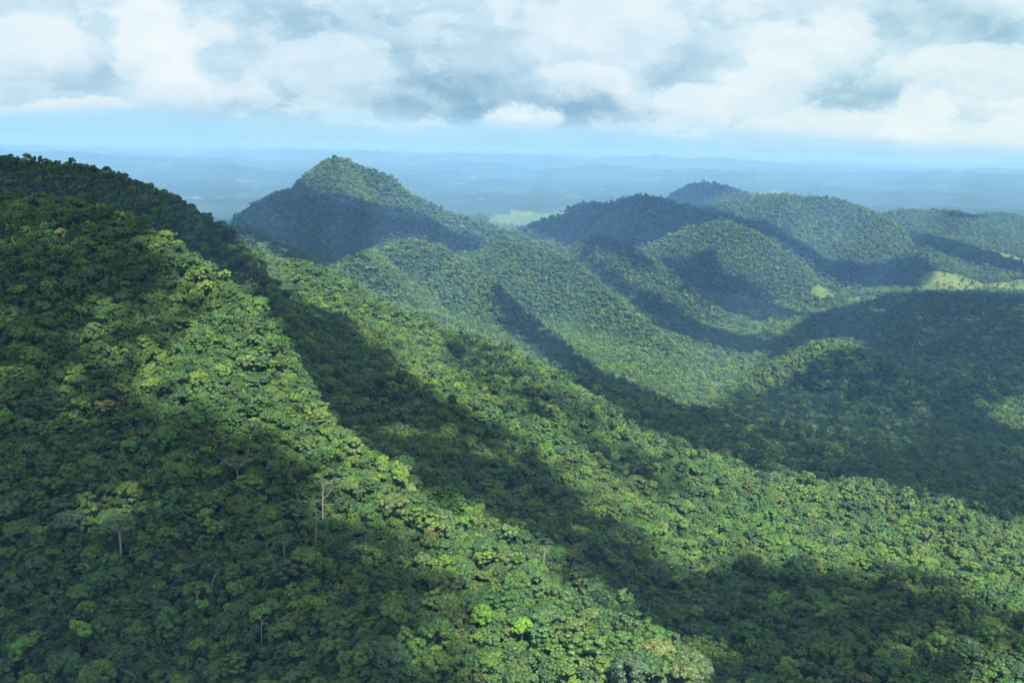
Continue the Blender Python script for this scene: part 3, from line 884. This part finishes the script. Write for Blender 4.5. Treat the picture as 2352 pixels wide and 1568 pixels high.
# ------------------------------------------------------------------ specimen trees one can point to
taken = np.zeros(N, bool)
def ground_at(px, py):
    x, y, r = cast([px], [py])
    x = float(x[0]); y = float(y[0])
    return x, y, float(terrain_lookup(np.array([x]), np.array([y]))[0])
def clear_around(x, y, rad):
    global taken
    taken |= (tx - x) ** 2 + (ty - y) ** 2 < rad * rad
SPEC = []
def tag(o, label=None, cat=None, group=None):
    if label: o['label'] = label
    if cat: o['category'] = cat
    if group: o['group'] = group
def empty(name, loc, rz=0.0):
    o = bpy.data.objects.new(name, None); col.objects.link(o)
    o.location = loc; o.rotation_euler = (0, 0, rz); o.empty_display_size = 2
    return o
def link_data(name, me, parent, loc=(0, 0, 0), scale=(1, 1, 1), rz=0.0):
    o = bpy.data.objects.new(name, me); col.objects.link(o); o.parent = parent
    o.location = loc; o.scale = scale; o.rotation_euler = (0, 0, rz)
    return o

def bare_tree(px, py, polys, unit, label, radius=0.24, base_poly=0, depth=0.35, seed=1):
    """polys: polylines in picture-like units (right, up) measured from the point where the trunk leaves the canopy"""
    x, y, z = ground_at(px, py)
    D = math.hypot(x, y); m = D / FPX * unit
    zc = z + CANOPY
    g = np.random.default_rng(seed)
    root = empty('dead_tree', (x, y, z)); tag(root, label, 'dead tree')
    for k, (pl, r0, r1) in enumerate(polys):
        pl = np.array(pl, float) * m
        # follow smooth points, each branch leaning its own way in depth
        q = np.zeros((len(pl), 3)); q[:, 0] = pl[:, 0]; q[:, 2] = pl[:, 1] + CANOPY - 2
        lean = g.uniform(-depth, depth)
        q[:, 1] = 0 if k == 0 else np.linspace(0, 1, len(pl)) * lean * np.abs(pl - pl[0]).sum(1).max() * 1.5
        fine = []
        for i in range(len(q) - 1):
            for t in (0, .33, .66): fine.append(q[i] * (1 - t) + q[i + 1] * t + g.normal(size=3) * m * 0.25 * (i > 0))
        fine.append(q[-1]); q = np.array(fine)
        if k == 0: q = np.vstack([[q[0, 0] * 1.0, 0, -1.0], q])
        parts = [tube(q, radius * r0, radius * r1, 6)]
        for tw in range(3 if k else 2):
            i = g.integers(len(q) // 3 if k else len(q) * 3 // 4, len(q)); d = g.normal(size=3); d[2] = abs(d[2]) * 0.7; d *= m * 5
            parts.append(tube([q[i], q[i] + d * .5 + g.normal(size=3) * m * .8, q[i] + d], radius * r1 * .8, radius * .1, 4))
        v, f = join(parts); mesh_object('limb' if k else 'trunk', v, f, [PALE], parent=root, smooth=True)
    clear_around(x, y, 6.0)
    # thin the canopy between the trunk and the viewer so that the trunk stays in sight
    ux_, uy_ = -x / D, -y / D
    clear_around(x + ux_ * 7, y + uy_ * 7, 4.0)
    return root

def P6(pts, ox, oy):         # crop pixels (6.827 per photo unit) -> photo units from the base
    return [((a - ox) / 6.827, -(b - oy) / 6.827) for a, b in pts]
o1 = (440, 1510)
bare_tree(725, 1226, [
 (P6([(440,1510),(450,1350),(460,1150),(440,1050),(435,980),(410,900),(400,840)], *o1), 1.25, .35),
 (P6([(450,1000),(490,960),(540,920)], *o1), .6, .2), (P6([(435,985),(400,990),(360,1005)], *o1), .5, .15), (P6([(460,1125),(500,1105),(560,1080)], *o1), .6, .2),
 (P6([(418,900),(450,870),(470,850)], *o1), .35, .1)], 1.0, 'tall slim bare grey trunk with few short limbs, in shade below the sunlit ridge', seed=3)
o2 = (540, 1000)
bare_tree(741, 1152, [
 (P6([(540,1000),(545,880),(545,800),(555,700),(535,620),(520,560),(540,520),(525,470),(540,445)], *o2), 1.3, .35),
 (P6([(560,640),(620,620),(700,570),(720,510),(770,500)], *o2), .8, .2), (P6([(560,665),(640,640),(690,600),(740,620),(790,600)], *o2), .7, .2),
 (P6([(550,780),(590,750),(630,700),(690,650)], *o2), .8, .2), (P6([(545,880),(610,850),(650,780),(690,710),(780,690),(825,665)], *o2), .9, .2),
 (P6([(540,990),(650,970),(680,940),(760,920),(840,850),(890,775)], *o2), 1.0, .2), (P6([(740,930),(800,890),(880,900)], *o2), .5, .15),
 (P6([(740,560),(775,540),(785,580),(760,620)], *o2), .4, .15), (P6([(545,820),(520,810),(515,785),(530,775)], *o2), .4, .2)], 1.0,
 'large bare bleached tree with many crooked limbs spreading over the sunlit slope', radius=.27, depth=.5, seed=5)
bare_tree(600, 1432, [([(0,0),(2,12),(-2,26),(3,36)], 1, .4), ([(1,14),(8,24),(16,30)], .6, .2), ([(-1,22),(-10,32),(-18,34)], .6, .2), ([(0,30),(8,42),(6,50)], .5, .2), ([(1,10),(14,16),(24,17)], .5, .15)], 1.0,
 'small twisted bare grey tree low on the shaded slope near the bottom edge', seed=7)
bare_tree(487, 1328, [([(0,0),(6,14),(13,26),(20,38)], 1.1, .3), ([(6,14),(8,26),(9,34)], .5, .2), ([(13,26),(24,33)], .4, .15)], 1.0, 'leaning bare pale trunk among dark crowns, left of the centre of the lower slope', seed=9)
bare_tree(1688, 1395, [([(0,0),(3,25),(5,45),(12,62)], 1.1, .4), ([(4,40),(-3,56)], .5, .2), ([(9,55),(20,62)], .4, .2)], 1.0, 'pale bare stem standing up from the dark forest of the lower right', seed=11)
bare_tree(1250, 1272, [([(0,0),(1,16),(-2,30)], 1, .3), ([(0,4),(7,18),(10,26)], .7, .2), ([(0,2),(-8,14),(-10,24)], .6, .2)], 1.0, 'cluster of bare brown limbs at the foot of the shaded ravine', seed=13)
bare_tree(2310, 1235, [([(0,0),(1,14),(0,24)], 1, .4), ([(0,12),(7,20)], .5, .2)], 1.0, 'short bare trunk in the sunlit flat woods near the right edge', seed=15)
bare_tree(1912, 1232, [([(0,0),(0,10),(1,18)], 1, .5), ([(0,8),(4,14)], .5, .2)], 1.0, 'thin pale snag in the middle of the sunlit flat woods', seed=16)
bare_tree(985, 712, [([(0,0),(5,9),(9,12),(9,20)], 1, .4), ([(5,9),(1,14)], .6, .2), ([(9,12),(14,18),(17,20)], .6, .2)], 1.0, 'small forked white snag on the sunlit slope below the rounded hill', radius=.4, seed=17)
bare_tree(2232, 1558, [([(0,0),(3,24),(1,36)], 1, .4), ([(2,20),(10,34)], .6, .2), ([(2,26),(-7,38)], .5, .2)], 1.0, 'pale dry branching tree near the bottom right corner', seed=21)

PALETTE = {t[0]: tuple(c) for t, c in zip(TINTS, TC)}
def live_tree(px, py, kind, rad, hgt, color, label, trunk_pale=False, seed=1, name='canopy_tree', cat='tree', limbs=8, thick=.05, squash=1.0, slack=1.0, base=True):
    """px, py: centre of the crown"""
    x, y, r = cast([px], [py + 0.0]); x = float(x[0]); y = float(y[0]); z = float(terrain_lookup(np.array([x]), np.array([y]))[0])
    root = empty(name, (x, y, z)); tag(root, label, cat)
    me, _ = near_src[kind][seed % len(near_src[kind])]
    c = link_data('crown', me, root, (0, 0, hgt), (rad, rad, rad * squash), seed * 1.3)
    c['tcol'] = [float(color[0]) * (1.3 if color[1] > color[0] else .72), float(color[1]) * 1.4, float(color[2]) * 1.0]
    g = np.random.default_rng(seed)
    lob = crown_lobes(kind, np.random.default_rng(10 * KINDS.index(kind) + seed % len(near_src[kind]) + 1))
    v, f = limb_parts(lob, g, limbs, thick, base=-hgt / rad)
    t = mesh_object('trunk', v, f, [PALE if trunk_pale else BARK], parent=root, smooth=True)
    t.location = (0, 0, hgt); t.scale = (rad, rad, rad * squash); t.rotation_euler = (0, 0, seed * 1.3)
    clear_around(x, y, rad * 0.8)
    if trunk_pale: clear_around(x - x / r * rad, y - y / r * rad, rad * .9)
    return root
live_tree(275, 1232, 'umbrella', 9.5, 22, (.075, .115, .055), 'flat-topped tree with a pale forked trunk on the dark lower left slope', True, 2, 'umbrella_tree', limbs=9, thick=.045)
live_tree(545, 1078, 'umbrella', 9.5, 20, (.085, .095, .06), 'thin grey spreading crown with pale limbs, at the edge of the shade', True, 3, 'umbrella_tree', limbs=14, thick=.035)
live_tree(928, 1100, 'umbrella', 5.5, 24, (.10, .125, .075), 'pale feathery umbrella crown on a tall white trunk at the ridge edge', True, 4, 'umbrella_tree', limbs=9, thick=.055)
live_tree(652, 1245, 'umbrella', 5.5, 18, (.06, .095, .05), 'leaning tree with a white forked trunk and thin top on the shaded slope', True, 5, 'umbrella_tree', limbs=6, thick=.05)
live_tree(1335, 1320, 'layered', 6.5, 17, (.12, .165, .075), 'pale green layered crown with a brown leaning trunk beside the ravine', True, 6, 'layered_tree', limbs=6, thick=.05)
live_tree(640, 1305, 'layered', 10, 15, (.085, .080, .045), 'wide brownish layered crown below the leaning white-trunked tree', False, 7, 'layered_tree')
LIME = PALETTE['lime green']
for i, (px, py, rad, kind, lab) in enumerate([
 (480, 1185, 7.5, 'uneven', 'bright lime green rounded crown amid dark trees left of the bare trunk'),
 (12, 955, 7.0, 'uneven', 'bright yellow-green crown at the left edge halfway up'),
 (185, 710, 6.0, 'uneven', 'lime green crown with a white stem on the upper left slope'),
 (180, 1455, 8.0, 'uneven', 'lime green tree in the bottom left among dark crowns'),
 (1200, 1440, 6.5, 'uneven', 'glowing lime green crown in the sunlit strip near the bottom'),
 (1105, 1405, 6.0, 'dome', 'yellow-lime crown just left above the glowing lime tree'),
 (295, 1022, 5.5, 'dome', 'light green small dome on the shaded left slope'),
 (465, 1385, 4.6, 'uneven', 'bright lime tuft beside the dark wood near the bottom left'),
 (1040, 1290, 5.5, 'uneven', 'vivid green crown at the border of sun and shade'),
 (1005, 1490, 4.0, 'uneven', 'small lime crown along the bottom edge left of the sunlit strip'),
 (735, 1385, 5.6, 'uneven', 'fresh green crown in the shaded middle of the lower slope')]):
    live_tree(px, py, kind, rad, 15, tuple(np.array(LIME) * (.95 if i % 2 else .85)), lab, i == 2, 11 + i, 'lime_tree')
for i, (px, py, rad, c, lab) in enumerate([
 (362, 1152, 3.0, (.38, .27, .11), 'small straw-coloured flowering crown, upper of the pair on the dark slope'),
 (325, 1165, 3.0, (.33, .23, .10), 'small straw-coloured flowering crown left of the brighter one'),
 (412, 1228, 3.6, (.40, .27, .09), 'orange-yellow flowering crown below the pair of straw crowns'),
 (398, 1212, 2.6, (.36, .25, .09), 'tiny yellow flowering crown touching the orange-yellow one'),
 (690, 1078, 3.6, (.17, .075, .035), 'rust-red crown beside the large bleached tree'),
 (715, 1092, 3.0, (.16, .075, .04), 'small rust crown right beside the large bleached tree'),
 (987, 1220, 4.2, (.24, .095, .04), 'orange-red crown at the sunlit ridge edge'),
 (1050, 1312, 4.6, (.19, .085, .045), 'reddish brown crown in the sunlit strip'),
 (135, 1160, 3.4, (.26, .17, .08), 'tan flowering crown near the left edge of the dark slope'),
 (672, 1545, 4.0, (.22, .17, .08), 'straw tinged crown on the bottom edge left of centre'),
 (1985, 1555, 4.0, (.22, .13, .06), 'orange-brown crown on the bottom edge right of centre'),
 (1735, 1520, 5.0, (.11, .085, .05), 'brown rounded crown near the bottom right of the sunlit spur'),
 (2070, 1345, 4.5, (.10, .055, .045), 'dark purplish crown on the shaded lower right knoll')]):
    live_tree(px, py, 'uneven' if i < 10 else 'dome', rad, 15, c, lab, False, 31 + i, 'flowering_tree')
big = [(1595, 1532, 8.5, (.10, .15, .075), 'large pale green cauliflower crown at the end of the sunlit spur'),
       (1510, 1505, 9.5, (.12, .15, .05), 'broad yellow-green dome left of the pale cauliflower crown'),
       (1450, 1535, 9.0, (.045, .085, .05), 'broad dark blue-green dome below the yellow-green one'),
       (160, 1200, 9.5, (.040, .085, .045), 'massive dark green dome left of the flat-topped tree'),
       (895, 1510, 9.5, (.05, .10, .05), 'large rounded bluish dome at the bottom left of centre'),
       (800, 1120, 6.5, (.10, .15, .05), 'big sunlit dome behind the bare grey trunk')]
for i, (px, py, rad, c, lab) in enumerate(big):
    live_tree(px, py, 'dome', rad, 15, c, lab, False, 51 + i, 'dome_tree')

# ------------------------------------------------------------------ the 260 trees that show largest, each a thing of its own
free = ~taken
fx, fy, ff = project(tx, ty, tz + height)
infr = free & (fx > 8) & (fx < 2344) & (fy > 330) & (fy < 1600)
size_px = trad / ff * FPX
score = np.where(infr, size_px, -1)
order = np.argsort(-score)[:262]
def in_shade(px, py):
    u, v = np.array([float(px)]), np.array([float(py)])
    return any(inside(u, v, q)[0] for q in SHADE)
def region(px, py):
    dark = in_shade(px, py)
    if px > 1620: return 'in shade on the lower right knoll' if dark else 'in sun near the bottom right corner'
    if not dark: return 'in the sunlit strip at bottom centre'
    if px > 1100: return 'in shade right of the sunlit strip'
    if px < 420: return 'in shade by the bottom left corner'
    return 'in shade at the bottom between corner and strip'
SHAPE = {'dome': 'rounded', 'tall': 'narrow', 'layered': 'layered', 'uneven': 'uneven', 'umbrella': 'flat-topped'}
ORD = ['leftmost', 'second', 'third', 'fourth', 'fifth', 'sixth', 'seventh', 'eighth', 'ninth', 'tenth', 'eleventh', 'twelfth', 'thirteenth', 'fourteenth', 'fifteenth', 'sixteenth', 'seventeenth', 'eighteenth', 'nineteenth', 'twentieth']
bucket = {}
for i in order:
    k = KINDS[kidx[i]]
    bucket.setdefault((TN[tint[i]], SHAPE[k], region(fx[i], fy[i])), []).append(i)
trunk_cache = {}
for (tn, sh, rg), mem in bucket.items():
    mem.sort(key=lambda i: fx[i])
    for q, i in enumerate(mem):
        kind = KINDS[kidx[i]]
        rep = int(rng.integers(0, len(near_src[kind])))
        cme, tme = near_src[kind][rep]
        root = empty('forest_tree', (tx[i], ty[i], tz[i]), rng.uniform(0, 6.28))
        if len(mem) == 1: lab = 'the one %s %s crown %s' % (tn, sh, rg)
        elif q == 0: lab = 'leftmost %s %s crown %s' % (tn, sh, rg)
        elif q == len(mem) - 1: lab = 'rightmost %s %s crown %s' % (tn, sh, rg)
        else: lab = '%s from left %s %s crown %s' % (ORD[q], tn, sh, rg)
        tag(root, lab, 'tree', 'forest trees nearest the viewer')
        c = link_data('crown', cme, root, (0, 0, height[i]), (trad[i],) * 3)
        c['tcol'] = [float(a) for a in tcol[i]]
        link_data('trunk', tme, root, (0, 0, height[i]), (trad[i], trad[i], height[i] / HTREE if False else trad[i]))
    for i in mem: taken[i] = True

# ------------------------------------------------------------------ the rest of the forest: one object, points that carry a tree each
idx = np.nonzero(~taken)[0]
var = np.zeros(len(idx), np.int32)
for (k, l), lst in VL.items():
    m = (kidx[idx] == KINDS.index(k)) & (tl[idx] == l)
    var[m] = np.array(lst)[rng.integers(0, len(lst), m.sum())]
# thick undergrowth between the near trees
nb = (tr_[idx] < 2400)
ux2 = np.concatenate([tx[idx][nb] + rng.uniform(-4, 4, nb.sum()), tx[idx][nb] + rng.uniform(-4, 4, nb.sum()), tx[taken] + rng.uniform(-2, 2, taken.sum())])
uy2 = np.concatenate([ty[idx][nb] + rng.uniform(-4, 4, nb.sum()), ty[idx][nb] + rng.uniform(-4, 4, nb.sum()), ty[taken] + rng.uniform(-2, 2, taken.sum())])
uz2 = terrain_lookup(ux2, uy2)
nU = len(ux2)
urad = rng.uniform(2.6, 4.2, nU)
upos = np.stack([ux2, uy2, uz2 + rng.uniform(4.0, 10, nU)], -1)
ucol = TC[rng.choice([0, 2, 8, 1, 4], nU)] * rng.uniform(.8, 1.1, (nU, 1))
uvar = np.array(VL[('dome', 1)] + VL[('uneven', 1)])[rng.integers(0, len(VL[('dome', 1)] + VL[('uneven', 1)]), nU)]
fpos = np.vstack([np.stack([tx[idx], ty[idx], tz[idx] + height[idx]], -1), upos]).astype(np.float32)
fscl = np.vstack([np.stack([trad[idx], trad[idx], trad[idx] * rng.uniform(.8, 1.15, len(idx))], -1), np.stack([urad, urad, urad], -1)]).astype(np.float32)
frot = np.zeros((len(fpos), 3), np.float32); frot[:, 2] = rng.uniform(0, 6.28, len(fpos)); frot[:, :2] = rng.uniform(-.09, .09, (len(fpos), 2))
fcol = np.vstack([tcol[idx], ucol]); fcol = np.hstack([fcol, np.ones((len(fcol), 1))]).astype(np.float32)
fvar = np.concatenate([var, uvar]).astype(np.int32)
fm = bpy.data.meshes.new('forest')
fm.vertices.add(len(fpos)); fm.vertices.foreach_set('co', fpos.ravel())
def attr(name, typ, key, data):
    a = fm.attributes.new(name, typ, 'POINT'); a.data.foreach_set(key, data.ravel())
attr('scl', 'FLOAT_VECTOR', 'vector', fscl); attr('rot', 'FLOAT_VECTOR', 'vector', frot)
attr('tcol', 'FLOAT_COLOR', 'color', fcol); attr('variant', 'INT', 'value', fvar)
fm.update()
forest = bpy.data.objects.new('forest', fm); col.objects.link(forest)
forest['kind'] = 'stuff'; forest['label'] = 'dense rainforest canopy covering all the hills and the valley'
ng = bpy.data.node_groups.new('forest_nodes', 'GeometryNodeTree')
ng.interface.new_socket(name='Geometry', in_out='INPUT', socket_type='NodeSocketGeometry')
ng.interface.new_socket(name='Geometry', in_out='OUTPUT', socket_type='NodeSocketGeometry')
gi = ng.nodes.new('NodeGroupInput'); go = ng.nodes.new('NodeGroupOutput')
iop = ng.nodes.new('GeometryNodeInstanceOnPoints'); ci = ng.nodes.new('GeometryNodeCollectionInfo')
ci.inputs['Collection'].default_value = lib; ci.inputs['Separate Children'].default_value = True; ci.inputs['Reset Children'].default_value = True
def named(name, t):
    q = ng.nodes.new('GeometryNodeInputNamedAttribute'); q.data_type = t; q.inputs['Name'].default_value = name
    return [o for o in q.outputs if o.enabled][0]
ng.links.new(gi.outputs[0], iop.inputs['Points']); ng.links.new(ci.outputs[0], iop.inputs['Instance'])
iop.inputs['Pick Instance'].default_value = True
ng.links.new(named('variant', 'INT'), iop.inputs['Instance Index'])
ng.links.new(named('rot', 'FLOAT_VECTOR'), iop.inputs['Rotation'])
ng.links.new(named('scl', 'FLOAT_VECTOR'), iop.inputs['Scale'])
ng.links.new(iop.outputs[0], go.inputs[0])
md = forest.modifiers.new('forest', 'NODES'); md.node_group = ng
print('trees', N, 'undergrowth', nU, 'cloud faces', len(cf))

# ------------------------------------------------------------------ haze: one closed box of even air
HZ_TOP = float(GZ.max() + 20)
print('haze top', HZ_TOP, GZ.max())
w = 63000.0
hv = [(a, b, c) for a in (-w, w) for b in (-w, w) for c in (float(GZ.min()) - 2, HZ_TOP)]
hf_ = [(0, 1, 3, 2), (4, 6, 7, 5), (0, 4, 5, 1), (2, 3, 7, 6), (0, 2, 6, 4), (1, 5, 7, 3)]
hm, n = new_mat("air")
ho = n.node('ShaderNodeOutputMaterial'); hvn = n.node('ShaderNodeVolumePrincipled')
hvn.inputs['Color'].default_value = (.155, .335, 0.73, 1)
hvn.inputs['Absorption Color'].default_value = (.5, .5, .5, 1)
hvn.inputs['Density'].default_value = 1.05e-4
hvn.inputs['Anisotropy'].default_value = 0.0
n.nt.links.new(hvn.outputs[0], ho.inputs['Volume'])
haze = mesh_object('haze', hv, hf_, [hm])
haze['kind'] = 'stuff'; haze['label'] = 'pale blue humid air between the hills'
